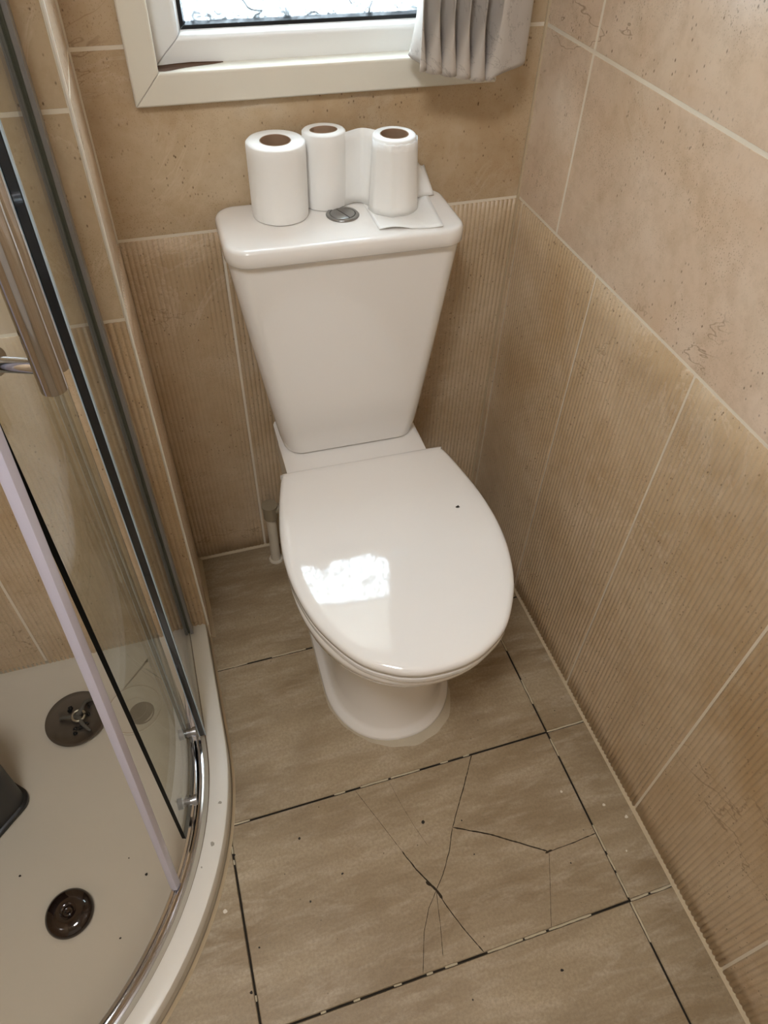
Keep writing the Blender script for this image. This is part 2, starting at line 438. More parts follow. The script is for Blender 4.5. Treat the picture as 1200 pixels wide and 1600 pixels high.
# paint flecks, dirt specks on the floor
bm = bmesh.new()
def blob(bm, x, y, z, r, n=7, mi=0, sx=1.):
    a0 = random.random() * 6
    vs = [bm.verts.new((x + sx * r * (1 + random.uniform(-.35, .35)) * cos(a0 + 2*pi*i/n), y + r * (1 + random.uniform(-.35, .35)) * sin(a0 + 2*pi*i/n), z)) for i in range(n)]
    bm.faces.new(vs).material_index = mi
for x, y, r, mi in ((-.110, -.717, .0030, 1), (-.020, -.790, .0030, 1), (-.048, -.760, .0028, 1), (-.712, -.735, .0035, 1), (-.365, -.695, .0030, 0), (-.30, -.712, .0016, 0),
                    (-.235, -.965, .0024, 0), (-.52, -.735, .0018, 0), (-.672, -.573, .0018, 0), (-.677, -.575, .002, 1), (-.70, -.665, .003, 0), (-.685, -.655, .002, 0), (-.692, -.855, .0022, 0),
                    (-.15, -.83, .0012, 0), (-.30, -.77, .0012, 0), (-.58, -.76, .0018, 0), (-.67, -.80, .0016, 0), (-.38, -.96, .0014, 0), (-.05, -.57, .001, 0), (-.05, -.84, .0018, 1), (-.575, -.66, .002, 0)):
    blob(bm, x, y, .00035, r, mi=mi)
obj('dirt_specks', bm, [M['speck'], M['chip']], floor)['kind'] = 'stuff'

# ------------------------------------------------------------------ window
win = tag(empty('window_1', (0, 0, 0)), kind='structure')
OX0, OX1, OZ0, OZ1 = -.593, -.074, .932, 1.80        # outer edge of trim
IX0, IX1, IZ0, IZ1 = -.556, -.111, .972, 1.76        # inner edge of trim
def frame4(name, o_, i_, prof, mat, parent, split=True, bevel=.0015):
    """mitred four-sided frame; prof: list of (t, y), t = 0 outer edge .. 1 inner edge"""
    def rect(t): return [(o_[0] + (i_[0]-o_[0])*t, o_[2] + (i_[2]-o_[2])*t), (o_[1] + (i_[1]-o_[1])*t, o_[2] + (i_[2]-o_[2])*t), (o_[1] + (i_[1]-o_[1])*t, o_[3] + (i_[3]-o_[3])*t), (o_[0] + (i_[0]-o_[0])*t, o_[3] + (i_[3]-o_[3])*t)]
    bm = bmesh.new()
    for s in range(4):
        a, b = s, (s + 1) % 4; e0, e1 = [], []
        for t, y in prof:
            R = rect(t); A = Vector((R[a][0], y, R[a][1])); B = Vector((R[b][0], y, R[b][1])); d = (B - A).normalized() * .0003
            e0.append(A + d); e1.append(B - d)
        loft(bm, [e0, e1])
    return obj(name, bm, mat, parent, bevel=bevel)
frame4('window_trim', (OX0, OX1, OZ0, OZ1), (IX0, IX1, IZ0, IZ1), [(0, -.001), (0, -.010), (.05, -.0125), (.94, -.0125), (1, -.011), (1, .022), (.85, .022), (.85, -.001)], M['trimw'], win)
# sill ledge strip inside trim then the sash
frame4('window_frame', (IX0 - .012, IX1 + .012, IZ0 - .012, IZ1 + .012), (-.517, -.150, 1.008, 1.724), [(0, .05), (0, .0215), (.82, .020), (.92, .0235), (1, .034), (1, .05)], M['upvc'], win)
frame4('glazing_gasket', (-.5175, -.1495, 1.0075, 1.7245), (-.509, -.158, 1.0155, 1.716), [(0, .047), (0, .0335), (.6, .0335), (1, .040), (1, .047)], M['gasket'], win, bevel=.0008)
bm = bmesh.new(); box(bm, -.512, -.155, .041, .045, 1.012, 1.72)
obj('window_pane', bm, M['frosted'], win)
# reveal box outside so daylight passes only through the pane
bm = bmesh.new()
for a in ((HOLE[0]-.001, -.516, .048, .13, HOLE[2]-.001, HOLE[3]+.001), (-.151, HOLE[1]+.001, .048, .13, HOLE[2]-.001, HOLE[3]+.001), (-.516, -.151, .048, .13, HOLE[2]-.001, 1.009), (-.516, -.151, .048, .13, 1.723, HOLE[3]+.001)): box(bm, *a)
obj('window_reveal', bm, M['upvc'], win)
# ragged split in the ledge at the left corner
bm = bmesh.new()
top = [(-.5555, .0185), (-.548, .0188), (-.538, .0200), (-.530, .0204), (-.520, .0202), (-.510, .0207), (-.500, .0204), (-.490, .0208), (-.480, .0206), (-.468, .0203)]
low = [-.0060, -.0075, -.0050, -.0010, .0030, .0055, .0075, .0095, .0120, .0170]
prev = None
for (x, yb), yf in zip(top, low):
    a = (bm.verts.new((x, yb, .97225)), bm.verts.new((x, yf, .97225)), bm.verts.new((x, yb - .0002, .97225 + .0016 * (1 - abs(x + .51) / .05) if abs(x + .51) < .05 else .9724)))
    if prev: bm.faces.new((prev[0], prev[1], a[1], a[0])); bm.faces.new((prev[0], a[0], a[2], prev[2]))
    prev = a
o = obj('split', bm, simple('raw_brown_board', '#70523e', .9, var=.6), win); o['label'] = 'ragged brown split in the white sill'
# roller blind, added out of view to shape the window light and its reflection
bl = tag(empty('added_roller_blind', (-.334, .006, 1.745)), 'cream roller blind added out of view half way down the window above the toilet', 'blind')
bm = bmesh.new(); box(bm, -.20, .20, -.001, .001, -.520, 0); obj('blind_fabric', bm, M['blind'], bl)
bm = bmesh.new(); box(bm, -.20, .20, -.004, .004, -.533, -.518); obj('bottom_bar', bm, M['upvc'], bl, bevel=.002)
bm = bmesh.new(); tube(bm, [(-.205, 0, .002), (.205, 0, .002)], .010); obj('roller_tube', bm, M['upvc'], bl, smooth=True)

# ------------------------------------------------------------------ curtain
cu = tag(empty('curtain', (-.145, -.05, .96)), 'grey cream pleated curtain hanging bunched at the right side of the window', 'curtain')
bm = bmesh.new()
def curtain_line(k, zrel):
    """plan curve; zrel: 0 at hem .. 1 higher up, where the pleats pinch"""
    pts = []; np_ = 5; x0 = -.222; px = .0215
    fat = 1.15 - 1.45 * min(1, zrel / .07) ** .8
    n = 26
    for i in range(np_):
        for j in range(n):
            t = j / n; a = 2 * pi * t
            x = x0 + px * (i + t) + fat * .0085 * sin(2 * a)
            y = -.056 - .026 * cos(a) - .0015 * i
            pts.append((x, y))
    xe, ye = pts[-1]
    tail = spline([(x0 + px*np_, -.0890), (x0 + px*np_ + .006, -.090), (-.095, -.087), (-.074, -.080), (-.063, -.068), (-.060, -.045), (-.066, -.03)], 8)
    return pts + tail
rows_ = []
zs = [0, .006, .014, .024, .036, .05, .065, .085, .12, .2, .35, .55, .84]
for z in zs:
    L = curtain_line(0, z); r = []
    n = len(L)
    for i, (x, y) in enumerate(L):
        f = i / n
        hem = .979 - .016 * min(1, f / .62) + (.018 * max(0, (f - .72) / .28))
        if i < 130: hem -= .006 * cos(2 * pi * (i % 26) / 26) * (1 - min(1, z / .03))
        r.append((x + .145 - .12*z*0 + .001 * sin(9 * z + i * .05), y + .05, hem + z - .96))
    rows_.append(r)
loft(bm, rows_, False, False, closed=False)
o = obj('curtain_fabric', bm, M['curtain'], cu, smooth=True, angle=80)
s_ = o.modifiers.new('solid', 'SOLIDIFY'); s_.thickness = .0011; s_.offset = 0
bm = bmesh.new(); tube(bm, [(-.52 + .145, -.004, .862), (.10, -.004, .862)], .008); box(bm, -.34, -.325, -.004, .05, .852, .872); box(bm, .065, .08, -.004, .05, .852, .872)
obj('curtain_rail', bm, M['upvc'], cu)

# ------------------------------------------------------------------ toilet
TO = tag(empty('toilet', (-.3350, 0, 0), -.022), 'white close coupled toilet with closed lid standing under the window', 'toilet')
def egg(front, backy, hw, n=72, pf=2.15, yc=None, sq=4.0, cut=.0):
    """plan outline: superellipse front half, squarer rear half"""
    yc = yc if yc is not None else (front + backy) / 2 + .02
    out = []
    for i in range(n):
        a = 2 * pi * i / n; c, s = cos(a), sin(a)
        if s <= 0: p = pf; ry = yc - front
        else: p = sq; ry = backy - yc
        out.append((hw * math.copysign(abs(c) ** (2/p), c), yc + ry * math.copysign(abs(s) ** (2/p), s)))
    return out
def ring(front, backy, hw, z, **k): return [(x, y, z) for x, y in egg(front, backy, hw, **k)]
bm = bmesh.new()
kw = dict(yc=-.42, sq=5)
kf = dict(yc=-.40, sq=6)
loft(bm, [ring(-.541, -.03, .121, .000, **kf), ring(-.543, -.03, .123, .006, **kf), ring(-.541, -.03, .121, .013, **kf), ring(-.533, -.03, .113, .019, **kf), ring(-.529, -.03, .107, .030, **kf),
          ring(-.524, -.03, .102, .06, **kf), ring(-.517, -.03, .0975, .13, **kf), ring(-.514, -.03, .096, .19, **kf), ring(-.519, -.03, .099, .225, **kf), ring(-.532, -.03, .108, .250, **kf),
          ring(-.556, -.03, .124, .275, **kw), ring(-.585, -.03, .141, .300, **kw), ring(-.610, -.03, .155, .330, **kw), ring(-.634, -.03, .165, .360, **kw), ring(-.643, -.03, .1685, .380, **kw),
          ring(-.645, -.03, .1690, .389, **kw), ring(-.640, -.03, .165, .396, **kw), ring(-.60, -.05, .135, .397, **kw)])
# rear narrows under the cistern: pull in the rear half of high rings
for v in bm.verts:
    if v.co.z > .24 and v.co.y > -.42:
        t = min(1, (v.co.y + .42) / .20); hw = abs(v.co.x)
        lim = .168 - .040 * t
        if hw > lim: v.co.x = math.copysign(lim, v.co.x)
    if v.co.z > .393: v.co.z = min(v.co.z, .397)
pan = obj('pan', bm, M['ceramic'], TO, smooth=True, angle=60)
for s in (-1, 1):
    bm = bmesh.new(); tube(bm, [(s*.095, -.30, .055), (s*.1075, -.303, .054)], [.010, .0080], 14)
    obj('bolt_cover', bm, M['ceramic'], TO, smooth=True)
# low side flange that rises along the foot
# seat ring and lid
half = [(.0, -.6520), (.032, -.6495), (.068, -.6370), (.110, -.6060), (.1475, -.5440), (.1660, -.4800), (.1720, -.4200), (.1690, -.3600), (.1600, -.3050), (.1490, -.2560), (.1420, -.2340), (.1360, -.2280), (.05, -.2270), (0, -.2270)]
hs = spline(half, 5)
outl = [(x, y) for x, y in hs] + [(-x, y) for x, y in hs[-2:0:-1]]
def inset(d, z, k=1.): 
    cx, cy = 0, -.43
    out = []
    for x, y in outl:
        L = hypot(x - cx, y - cy); f = (L - d) / L; out.append((cx + (x - cx) * f, cy + (y - cy) * f, z))
    return out
bm = bmesh.new()
loft(bm, [inset(.008, .3985), inset(.0025, .4005), inset(.0008, .405), inset(.0015, .4110), inset(.008, .4130)])
obj('seat_ring', bm, M['seat'], TO, smooth=True, angle=50)
bm = bmesh.new()
dome = [inset(.010, .4160), inset(.003, .4165), inset(.000, .4185), inset(.0, .4255), inset(.0012, .4290), inset(.004, .4315), inset(.009, .4330), inset(.02, .4340), inset(.05, .4350), inset(.10, .4358)]
loft(bm, dome)
lid = obj('lid', bm, M['seat'], TO, smooth=True, angle=60)
bm = bmesh.new(); blob(bm, .1175, -.380, .4357, .0026, sx=1.4)
obj('mark', bm, M['speck'], lid)['label'] = 'tiny dark chip near the right edge'
for s in (-1, 1):
    bm = bmesh.new(); tube(bm, [(s*.075 - .022, -.221, .4095), (s*.075 + .022, -.221, .4095)], .0090, 16)
    obj('hinge', bm, M['seat'], TO, smooth=True)
# cistern
bm = bmesh.new(); R_ = []
def cring(hx, y0, y1, r, z, ins=0, bow=.004):
    pts = rrect(hx - ins, (y0 - y1)/2 - ins, r - min(ins, r*.6), 10); c = (y0 + y1)/2
    out = []
    for x, y in pts:
        yy = y + c
        if y < 0: yy -= bow * (1 - (x / hx) ** 2)
        out.append((x, yy, z))
    return out
cz0, cz1 = .3985, .7670
R_.append(cring(.1170, -.020, -.150, .030, cz0, .006))
R_.append(cring(.1200, -.018, -.154, .032, cz0 + .003, .0))
for k in range(1, 15):
    t = k / 14; e = t ** .92
    R_.append(cring(.1210 + (.1760 - .1210) * e, -.016, -.155 + .004 * t, .030 - .004*t, cz0 + .003 + (cz1 - cz0 - .003) * t, 0))
loft(bm, R_)
obj('cistern', bm, M['ceramic'], TO, smooth=True, angle=50)
bm = bmesh.new()
HX = .1785
loft(bm, [cring(HX, -.008, -.163, .034, .7640, .010), cring(HX, -.008, -.163, .034, .7650, .0025), cring(HX, -.008, -.163, .034, .7675), cring(HX, -.008, -.163, .034, .7780), cring(HX, -.008, -.163, .034, .7850, .0008),
          cring(HX, -.008, -.163, .034, .7885, .0032), cring(HX, -.008, -.163, .034, .7900, .0070), cring(HX, -.008, -.163, .034, .7905, .013), cring(HX, -.008, -.163, .034, .7905, .040)])
obj('cistern_lid', bm, M['ceramic'], TO, smooth=True, angle=60)
bm = bmesh.new(); lathe(bm, [(.0245, 0), (.0250, .0012), (.0235, .0028), (.0195, .0030), (.0188, .0014), (.0186, .0012)], (0.006, -.080, .7903), 40)
bt = obj('flush_button', bm, M['satchrome'], TO, smooth=True, angle=35)
for sgn in (-1, 1):
    bm = bmesh.new(); pts = [(.0178 * cos(a), .0178 * sin(a)) for a in [pi * i / 24 for i in range(25)]]
    rot = radians(112 + (0 if sgn > 0 else 180)); Q = []
    for x, y in pts:
        y += .0007; Q.append((x * cos(rot) - y * sin(rot), x * sin(rot) + y * cos(rot)))
    loft(bm, [[(x * k + .006, y * k - .080, .7905 + z) for x, y in Q] for k, z in ((1, .001), (1, .0026), (.95, .0032))])
    obj('button_half', bm, M['satchrome'], bt, smooth=True, angle=35)
# sealant smear round the foot
bm = bmesh.new(); e = egg(-.541, -.03, .121, n=160, **kf); inn, out_, mid = [], [], []
for i, (x, y) in enumerate(e):
    nx, ny = x, y + .40; L = hypot(nx, ny) or 1; nx /= L; ny /= L
    w = .0040 + (.015 if (x > -.07 and y < -.46) else .0) * max(0, min(1, (x + .07) / .08)) * max(0, min(1, (.115 - x) / .03)) + .003 * noise.noise(Vector((x, y, 0)) * 40)
    inn.append((x - nx * .004, y - ny * .004, .006)); mid.append((x + nx * w * .3, y + ny * w * .3, .0035)); out_.append((x + nx * w, y + ny * w, .0004))
loft(bm, [inn, mid, out_], False, False)
o = obj('sealant', bm, simple('smeared_sealant', '#c9bca4', .7, bumps=(120, .6, .002), var=.3), TO, smooth=True); o['label'] = 'messy cream sealant smeared around the foot'
# waste pipe
pp = tag(empty('waste_pipe', (-.490, -.048, 0)), 'short white vertical pipe standing between the toilet and left back wall', 'pipe')
bm = bmesh.new(); tube(bm, [(0, 0, 0), (0, 0, .155)], .0105, 20); tube(bm, [(0, 0, 0), (0, 0, .004)], [.016, .015], 20); obj('pipe', bm, M['pipe'], pp, smooth=True)
bm = bmesh.new(); tube(bm, [(0, 0, .140), (0, 0, .172)], .0150, 20); tube(bm, [(0, 0, .172), (0, 0, .177)], [.0165, .0165], 20); tube(bm, [(0, 0, .160), (.035, -.0, .163)], .011, 16)
obj('pipe_fitting', bm, simple('grimy_plastic_fitting', '#a59880', .5, var=.3), pp, smooth=True)

# ------------------------------------------------------------------ toilet rolls
ZT = .7907
def roll(loc, r, h, rh, label, sx=1, sy=1, rz=0, lean=(0, 0), hs=(1, 1), taper=0, seed=0, flat=0):
    t = tag(empty('toilet_roll', loc, rz), label, 'toilet roll', 'toilet rolls on the cistern lid')
    t.rotation_euler = (lean[0], lean[1], rz)
    bm = bmesh.new(); n = 72; rings = []
    def rad(a, z):
        k = 1 + .012 * noise.noise(Vector((cos(a) * 2, sin(a) * 2, z * 6 + seed)))
        return k * (1 + taper * (1 - z / h))
    for rr, z in [(r - .003, 0), (r - .0006, .0012)] + [(r, h * q / 8) for q in range(1, 8)] + [(r - .0004, h - .0025), (r - .0022, h - .0006), (r - .006, h), (rh + .004, h), (rh + .0012, h - .0008)]:
        s = (hs[0] if rr < rh + .002 else sx, hs[1] if rr < rh + .002 else sy)
        rings.append([(rr * rad(a, z) * s[0] * cos(a), rr * rad(a, z) * s[1] * sin(a), z) for a in (2*pi*i/n for i in range(n))])
    loft(bm, rings, True, False); obj('paper', bm, M['paper'], t, smooth=True, angle=50)
    bm = bmesh.new()
    C_ = [[(q * hs[0] * cos(2*pi*i/n), q * hs[1] * sin(2*pi*i/n), z) for i in range(n)] for q, z in ((rh + .0013, h - .0008), (rh + .0006, h - .0002), (rh, h - .0006), (rh, .002))]
    loft(bm, C_, False, False); obj('card_core', bm, M['card'], t, smooth=True, angle=50)
    return t
roll((-.4185, -.055, ZT), .0415, .104, .0205, 'fattest of the three white toilet rolls, leftmost on the cistern lid')
r2 = roll((-.3455, -.037, ZT), .0305, .106, .0185, 'slim squashed white toilet roll in the middle of the cistern lid', 1.04, .93, radians(-8), (0, radians(-2)), (1.02, .72), seed=5)
r3 = roll((-.2500, -.0690, ZT), .0315, .104, .0195, 'thin loosely wrapped white toilet roll at the right on the cistern lid, tissue trailing', 1.0, 1.0, 0, (0, 0), (1.0, .95), .16, 9)
def sheet(name, pts_rows, parent, mat='paper', thick=.0005):
    bm = bmesh.new(); loft(bm, pts_rows, False, False, closed=False)
    o = obj(name, bm, M[mat], parent, smooth=True, angle=80); s = o.modifiers.new('solid', 'SOLIDIFY'); s.thickness = thick; s.offset = 0
    return o
# sheet bridging rolls two and three
rows_ = []
P0 = spline([(-.318, -.048), (-.308, -.042), (-.298, -.038), (-.288, -.037), (-.279, -.041), (-.272, -.047), (-.266, -.046)], 6)
P1 = spline([(-.324, -.056), (-.312, -.050), (-.301, -.047), (-.292, -.049), (-.287, -.057), (-.285, -.068), (-.280, -.078)], 6)
for k in range(9):
    t = k / 8; r = []
    for i, (a, b) in enumerate(zip(P1, P0)):
        f = i / (len(P0) - 1); zt = .1015 - .001 * sin(pi * f)
        r.append((a[0] + (b[0]-a[0])*t + .3455, a[1] + (b[1]-a[1])*t + .037 + .0015 * sin(8 * f + 4 * t), .0012 + (zt + .001) * t))
    rows_.append(r)
r2.rotation_euler = (0, 0, 0)
sheet('loose_sheet', rows_, r2)
# wrapping sheet with folded edges on the third roll
rows_ = []
for k in range(10):
    t = k / 9; r = []
    for i in range(30):
        a = radians(185 + 175 * i / 29); rr = .0322 * (1 + .17 * (1 - t)) + .0010 + .0022 * max(0, sin(a * 9 + t)) * (1 - t * .6) * (1 if i < 14 else .25)
        r.append((rr * cos(a), rr * sin(a), .001 + .0995 * t - .002 * abs(sin(i * .9))*t))
    rows_.append(r)
sheet('wrapped_sheet', rows_, r3)
# crumpled sheet lying under roll three
rows_ = []
n, m_ = 16, 12
for j in range(m_ + 1):
    v = j / m_; r = []
    for i in range(n + 1):
        u = i / n
        A = Vector((-.292, -.141)); B = Vector((-.199, -.156)); Cc = Vector((-.182, -.030)); Dd = Vector((-.290, -.045))
        p = A.lerp(B, u).lerp(Dd.lerp(Cc, u), v)
        z = .0006 + .0022 * max(0, noise.noise(Vector((u * 3, v * 3, 2)))) + (.004 * max(0, sin(u * 5.5 + .3)) * max(0, .22 - v) / .22)
        if u > .8: z += (u - .8) * .012 * (1 - v)
        if hypot(p.x + .250, p.y + .069) < .040: z = .0004
        r.append((p.x + .250, p.y + .069, z))
    rows_.append(r)
sheet('trailing_sheet', rows_, r3)
rows_ = []
for j in range(7):
    t = j / 6
    a = Vector((-.207, -.058, .002)).lerp(Vector((-.212, -.040, .052)), t); b = Vector((-.176, -.050, .002)).lerp(Vector((-.186, -.028, .040)), t); r = []
    for i in range(7):
        u = i / 6; p = a.lerp(b, u); r.append((p.x + .250, p.y + .069 + .003 * sin(u * 4 + t * 3), p.z + .003 * sin(u * 6) * t))
    rows_.append(r)
sheet('torn_flap', rows_, r3)

# ------------------------------------------------------------------ shower tray
def path(o, n=40, left=True):
    """front edge of the quadrant, inset by o: from the shower wall round to the left wall"""
    R = .55 - o; L = [(TX + R, -D)]
    L += [(TX + R, -D + (TY + D) * k / 6) for k in range(1, 6)]
    L += [(TX + R * cos(a), TY - R * sin(a)) for a in (pi / 2 * k / n for k in range(n + 1))]
    L += [(SX, TY - R)] if left else []
    return L
def tring(o, z, bi=0.):
    P = path(o); P[0] = (P[0][0], -D - bi); P[-1] = (SX + bi, P[-1][1]); return [(x, y, z) for x, y in P] + [(SX + bi, -D - bi, z)]
tray = tag(empty('shower_tray', (TX, TY, 0)), 'cream quadrant shower tray with raised curved rim on the tiled floor', 'shower tray')
def toT(rings, e): return [[(x - e.location.x, y - e.location.y, z - e.location.z) for x, y, z in r] for r in rings]
bm = bmesh.new()
loft(bm, toT([tring(-.001, 0, .0005), tring(0, .003, .0005), tring(0, .053, .0005), tring(.001, .0545, .001), tring(.005, .0552, .001), tring(.028, .0552, .001), tring(.030, .0545, .001), tring(.0315, .047, .001), tring(.035, .0465, .001), tring(.062, .0465, .004),
                        tring(.068, .045, .010), tring(.080, .040, .016), tring(.100, .0345, .024), tring(.120, .032, .034), tring(.20, .0305, .12)], tray))
obj('tray_body', bm, M['acrylic'], tray, smooth=True, angle=50)
bm = bmesh.new()
def opn(o, z): return [(x, y, z) for x, y in path(o)]
A_ = toT([opn(-.0004, .030), opn(-.0004, .0545), opn(.0004, .0560), opn(.002, .0568), opn(.016, .0572), opn(.0300, .0568), opn(.0312, .0560), opn(.0325, .0462)], tray)
loft(bm, A_, False, False, closed=False); o = obj('tray_rim', bm, M['rim'], tray, smooth=True, angle=35)
bm = bmesh.new(); loft(bm, toT([opn(.0318, .0470), opn(.0342, .0470)], tray), False, False, closed=False); obj('rim_joint', bm, simple('brown_grime_line', '#6d5c46', .7), tray)
# little dark stains on rim and tray
stain_m = simple('grey_stain', '#a59f93', .8)
for x, y, z, r in ((-.690, -.585, .0575, .003), (-.712, -.648, .0575, .0035), (-.733, -.678, .0575, .0016)):
    bm = bmesh.new(); blob(bm, x - TX, y - TY, z, r); obj('stain', bm, stain_m, tray)
bm = bmesh.new()
for x, y, r in ((-.820, -.655, .0022), (-.845, -.622, .0012), (-.83, -.72, .0014), (-.865, -.735, .002), (-1.01, -.60, .002), (-.80, -.685, .0010)): blob(bm, x - TX, y - TY, .0345, r)
obj('dirt_specks', bm, M['speck'], tray)['kind'] = 'stuff'
# sealant along the foot of the tray
bm = bmesh.new()
P1_, P2_, P3_ = path(-.0005), path(-.0055), path(-.001)
loft(bm, toT([[(x, y, .007) for x, y in P3_], [(x, y, .003) for x, y in path(-.003)], [(x, y, .0003) for x, y in P2_]], tray), False, False, closed=False)
obj('sealant', bm, M['sealant'], tray, smooth=True)
# drain opening
dr = tag(empty('shower_drain', (-.8170, -.3560, .031)), 'open round drain hole in the shower tray behind the glass', 'drain')
bm = bmesh.new(); lathe(bm, [(.052, .0005), (.0515, .0022), (.049, .0026), (.0465, .0022), (.043, .0012), (.026, .0010), (.023, .0008), (.022, .0012)], n=48, cap0=False, cap1=False)
obj('drain_flange', bm, M['acrylic'], dr, smooth=True, angle=60)
bm = bmesh.new(); lathe(bm, [(.0232, .0009), (.0228, .0014), (.020, .0011)], (.012, -.012, 0), n=40); obj('drain_cup', bm, M['drainhole'], dr, smooth=True)
bm = bmesh.new(); lathe(bm, [(.0475, .0022), (.0482, .0030), (.0490, .0022)], n=48, cap0=False, cap1=False); obj('seal_ring', bm, simple('brown_seal_ring', '#8a7560', .6), dr, smooth=True)
# removed drain cover lying upside down
dc = tag(empty('drain_cover', (-.9185, -.3480, .0315), .3), 'round metal drain cover lying upside down with three grimy prongs in the shower', 'drain cover')
bm = bmesh.new(); lathe(bm, [(.036, 0), (.048, .0015), (.0545, .0052), (.0550, .0062), (.0540, .0066), (.047, .0036), (.030, .0022), (.012, .0020)], n=56)
obj('cover_plate', bm, M['gunmetal'], dc, smooth=True, angle=60)
for a, l, h in ((-1.25, .038, .010), (.55, .046, .013), (2.7, .032, .010)):
    bm = bmesh.new(); pts = [(l * t * cos(a) + .002 * sin(t * 7), l * t * sin(a) + .002 * cos(t * 9), .006 + h * sin(pi * min(1, t * 1.1)) * .8) for t in [k / 8 for k in range(9)]]
    tube(bm, pts, [.0050, .0055, .0050, .0042, .0036, .0040, .0034, .0030, .0018], 10); obj('prong', bm, M['grime'], dc, smooth=True)
bm = bmesh.new()
tube(bm, [(.011 * cos(a) + .005, .011 * sin(a) - .003, .0150) for a in (2 * pi * k / 16 * .93 for k in range(17))], .0022, 8)
obj('threaded_ring', bm, simple('bright_metal_ring', '#b5ac98', .3, .8), dc, smooth=True)
bm = bmesh.new()
for k in range(14):
    a = random.uniform(0, 6.28); r = random.uniform(.006, .036)
    lathe(bm, [(.0045 * random.uniform(.4, 1), 0), (.003, .0035), (.0012, .005)], (r * cos(a), r * sin(a), .003), 7, sx=random.uniform(.6, 1.6))
obj('grime', bm, M['black'], dc)['kind'] = 'stuff'
# domed brown cap
cp = tag(empty('domed_cap', (-.9365, -.6780, .0315), .5), 'glossy dark brown domed cap lying near the front of the shower tray', 'cap')
bm = bmesh.new(); lathe(bm, [(.033, 0), (.0355, .001), (.0360, .0035), (.0345, .0085), (.030, .0125), (.022, .0152), (.0130, .0158), (.0090, .0150), (.0082, .0138)], n=56)
obj('cap_dome', bm, M['bronze'], cp, smooth=True, angle=70)
bm = bmesh.new(); lathe(bm, [(.0080, .0136), (.0078, .0148), (.0055, .0156), (.003, .0150), (.0022, .0132)], n=32, cap1=True)
obj('cap_centre', bm, M['bronze'], cp, smooth=True, angle=70)
# charcoal bin in the shower
bn = tag(empty('storage_bin', (-1.112, -.475, .0315), radians(45)), 'tall dark charcoal plastic bin with rounded corners standing in the shower', 'bin')
bm = bmesh.new()
loft(bm, [[(x, y, z) for x, y in rrect(.0835 * k, .0835 * k, .024)] for k, z in ((.985, .010), (1.0, .10), (1.03, .26))] + [[(x, y, .26) for x, y in rrect(.0835, .0835, .024)], [(x, y, .012) for x, y in rrect(.081, .081, .022)]])
obj('bin_body', bm, M['charcoal'], bn, smooth=True, angle=40)
bm = bmesh.new(); loft(bm, [[(x, y, z) for x, y in rrect(.0835 * k, .0835 * k, .025)] for k, z in ((1.0, .0), (1.045, .002), (1.045, .008), (1.0, .011))])
obj('base_rim', bm, M['black'], bn, smooth=True, angle=40)

# ------------------------------------------------------------------ shower enclosure
en = tag(empty('shower_enclosure', (TX, TY, .0465)), 'curved glass shower enclosure with chrome frame and sliding door on the cream tray', 'shower enclosure')
ez = .0465
def sweep(prof, pth, e=en):
    """prof: (offset, z) loop; pth(o) -> list of xy"""
    return [[(x, y, z) for (x, y) in [pth(o)[i] for o, z in []]] for i in []]
def track(name, z0, mat='chrome'):
    n = len(path(0)) ; bm = bmesh.new()
    prof = [(.0415, 0), (.0415, .004), (.0445, .0045), (.0450, .012), (.0475, .0145), (.0495, .0145), (.0500, .009), (.0530, .009), (.0535, .016), (.0575, .016), (.0590, .014), (.0590, 0)]
    ps = [path(o) for o, z in prof]; rings = []
    for i in range(len(ps[0])):
        rings.append([(ps[k][i][0] - TX, ps[k][i][1] - TY, z0 + prof[k][1]) for k in range(len(prof))])
    loft(bm, rings); return obj(name, bm, M[mat], en, smooth=True, angle=30)
track('bottom_track', 0.0002)
track('top_track', 1.865)
def ebox(name, x0, x1, y0, y1, z0, z1, mat, bevel=0, parent=en):
    bm = bmesh.new(); box(bm, x0 - TX, x1 - TX, y0 - TY, y1 - TY, z0 - ez, z1 - ez); return obj(name, bm, M[mat], parent, bevel=bevel)
wp = ebox('wall_post', -.7085, -.6890, -.2255, -.2195, .055, 1.93, 'postgrey', .001)
bm = bmesh.new()
for a, b in ((-.7085, -.7035), (-.6945, -.6890)): box(bm, a - TX, b - TX, -.243 - TY, -.2255 - TY, .0635 - ez, 1.91 - ez)
obj('post_channel', bm, M['postgrey'], en, bevel=.0008)
ebox('post_gasket', -.7035, -.6945, -.239, -.2255, .0635, 1.91, 'darkchan')
ebox('fixed_pane', -.7010, -.6970, -.455, -.240, .060, 1.91, 'glass')
ne = ebox('pane_edge_seal', -.7055, -.6965, -.462, -.4545, .064, 1.91, 'navy', .001)
bm = bmesh.new(); box(bm, -.7068 - TX, -.7055 - TX, -.4625 - TY, -.454 - TY, .064 - ez, 1.91 - ez); box(bm, -.6965 - TX, -.6952 - TX, -.4625 - TY, -.454 - TY, .064 - ez, 1.91 - ez)
obj('seal_lip', bm, simple('pale_blue_clear_lip', '#b9cede', .15), ne)
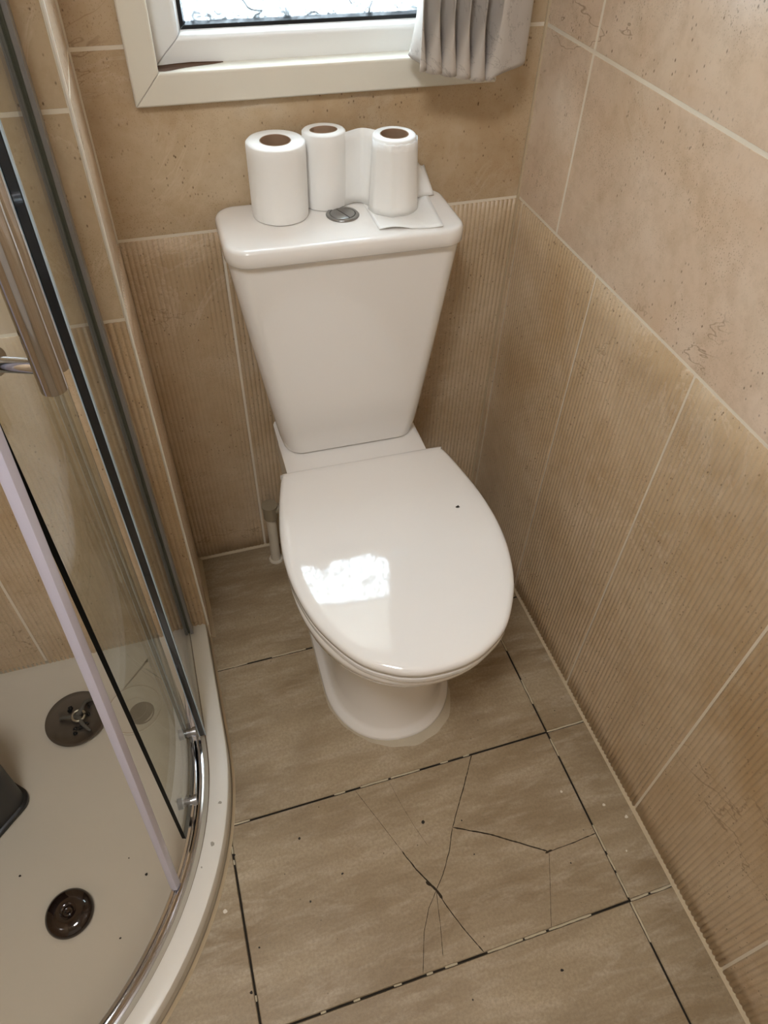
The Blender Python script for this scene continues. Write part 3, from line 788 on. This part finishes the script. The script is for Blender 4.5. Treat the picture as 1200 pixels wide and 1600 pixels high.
# sliding curved door, slightly out of true
DR = .4955
def ang(y): return math.asin(max(-1, min(1, (TY - y) / DR)))
def edge_y(z): return -.639 + (z - .10) * .0235
bm = bmesh.new(); rings = []
NZ, NA = 10, 22
zs = [.090 + (1.885 - .090) * k / NZ for k in range(NZ + 1)]
for rr in (DR - .0032, DR + .0032):
    rings.append([])
    for z in zs:
        a0, a1 = ang(-.445), ang(edge_y(z)); row = []
        for i in range(NA + 1):
            a = a0 + (a1 - a0) * i / NA; row.append(bm.verts.new((rr * cos(a), -rr * sin(a), z - ez)))
        rings[-1].append(row)
I, O = rings
for j in range(NZ):
    for i in range(NA):
        bm.faces.new((I[j][i], I[j][i+1], I[j+1][i+1], I[j+1][i])); bm.faces.new((O[j][i], O[j][i+1], O[j+1][i+1], O[j+1][i]))
    bm.faces.new((I[j][0], I[j+1][0], O[j+1][0], O[j][0]))
    f = bm.faces.new((I[j][-1], I[j+1][-1], O[j+1][-1], O[j][-1])); f.material_index = 1
for i in range(NA):
    bm.faces.new((I[0][i], I[0][i+1], O[0][i+1], O[0][i])).material_index = 1; bm.faces.new((I[-1][i], I[-1][i+1], O[-1][i+1], O[-1][i]))
door = obj('sliding_door', bm, [M['glass'], simple('dark_green_glass_edge', '#040606', .5, spec=.1)], en, smooth=True, angle=30)
# loose seal strip: stays on the glass edge higher up and peels away at the bottom
bm = bmesh.new(); rings = []
for k in range(40):
    z = .064 + (1.885 - .064) * k / 39
    t = max(0, 1 - (z - .064) / .85)
    yy = min(edge_y(z) - .0035, -.691 + (z - .094) * .077)
    a = ang(yy); c, s = cos(a), sin(a); ring_ = []
    for dr, dt in ((-.0052, -.0040), (.0052, -.0040), (.0066, 0), (.0052, .0075), (.001, .0088), (-.0052, .0075)):
        ring_.append(((DR + dr) * c - dt * s, -(DR + dr) * s - dt * c, z - ez))
    rings.append(ring_)
loft(bm, rings); ss = obj('seal_strip', bm, M['white_strip'], en, smooth=True, angle=35); ss['label'] = 'pale lilac seal strip peeled away from the door edge'
# handle: vertical chrome bar outside with a slimmer second bar added beside it
def cylp(rad, y, z):
    a = math.asin((TY - y) / rad); return Vector((rad * cos(a), -rad * sin(a), z - ez))
hz0, hz1 = .938, 1.36
bm = bmesh.new(); tube(bm, [cylp(.540, -.617, hz0), cylp(.540, -.617, hz1)], .0098, 24); hd = obj('handle', bm, M['chrome'], door, smooth=True, angle=40)
bm = bmesh.new(); tube(bm, [cylp(.540, -.597, hz0 + .004), cylp(.540, -.597, hz1 + .004)], .0068, 24); obj('handle_second_bar', bm, M['chrome'], door, smooth=True, angle=40)
def mount(z):
    bm = bmesh.new(); tube(bm, [cylp(DR - .006, -.597, z), cylp(.535, -.613, z)], .0060, 18)
    a = cylp(DR + .0028, -.597, z); b = cylp(.535, -.613, z); d = (b - a).normalized()
    tube(bm, [a, a + d * .005], [.0115, .0105], 24); tube(bm, [a - d * .010, a - d * .006], [.010, .0115], 24)
    return obj('handle_mount', bm, M['chrome'], door, smooth=True, angle=40)
mount(.956); mount(1.32)
# rollers and their carriers at the foot of the glass
def roller(y, z):
    bm = bmesh.new(); a = cylp(DR - .016, y, z); b = cylp(DR + .010, y, z); tube(bm, [a, b], .0062, 18)
    d = (b - a).normalized(); tube(bm, [b - d * .003, b + d * .002], .0085, 18)
    r = obj('roller', bm, M['satin'], door, smooth=True, angle=40)
    bm = bmesh.new(); tube(bm, [a - d * .001, a + d * .007], .0092, 18); obj('roller_wheel', bm, M['black'], r, smooth=True)
roller(-.588, .102); roller(-.470, .102)

# ------------------------------------------------------------------ ceiling lamp (added to brighten the room, behind the camera and unseen)
cl = tag(empty('added_ceiling_light', (-.85, -1.20, ZC)), 'round white flush ceiling light added out of view above the middle of the room', 'ceiling light')
bm = bmesh.new(); lathe(bm, [(.17, 0), (.175, -.012), (.165, -.020)], n=48); obj('light_base', bm, M['paint'], cl, smooth=True)
m = NT('lit_diffuser'); m.b.inputs['Emission Color'].default_value = (.955, .975, 1, 1); m.b.inputs['Emission Strength'].default_value = CEIL_STRENGTH
bm = bmesh.new(); lathe(bm, [(.160, -.0205), (.155, -.040), (.12, -.052), (.05, -.058)], n=48); obj('light_diffuser', bm, m.m, cl, smooth=True)
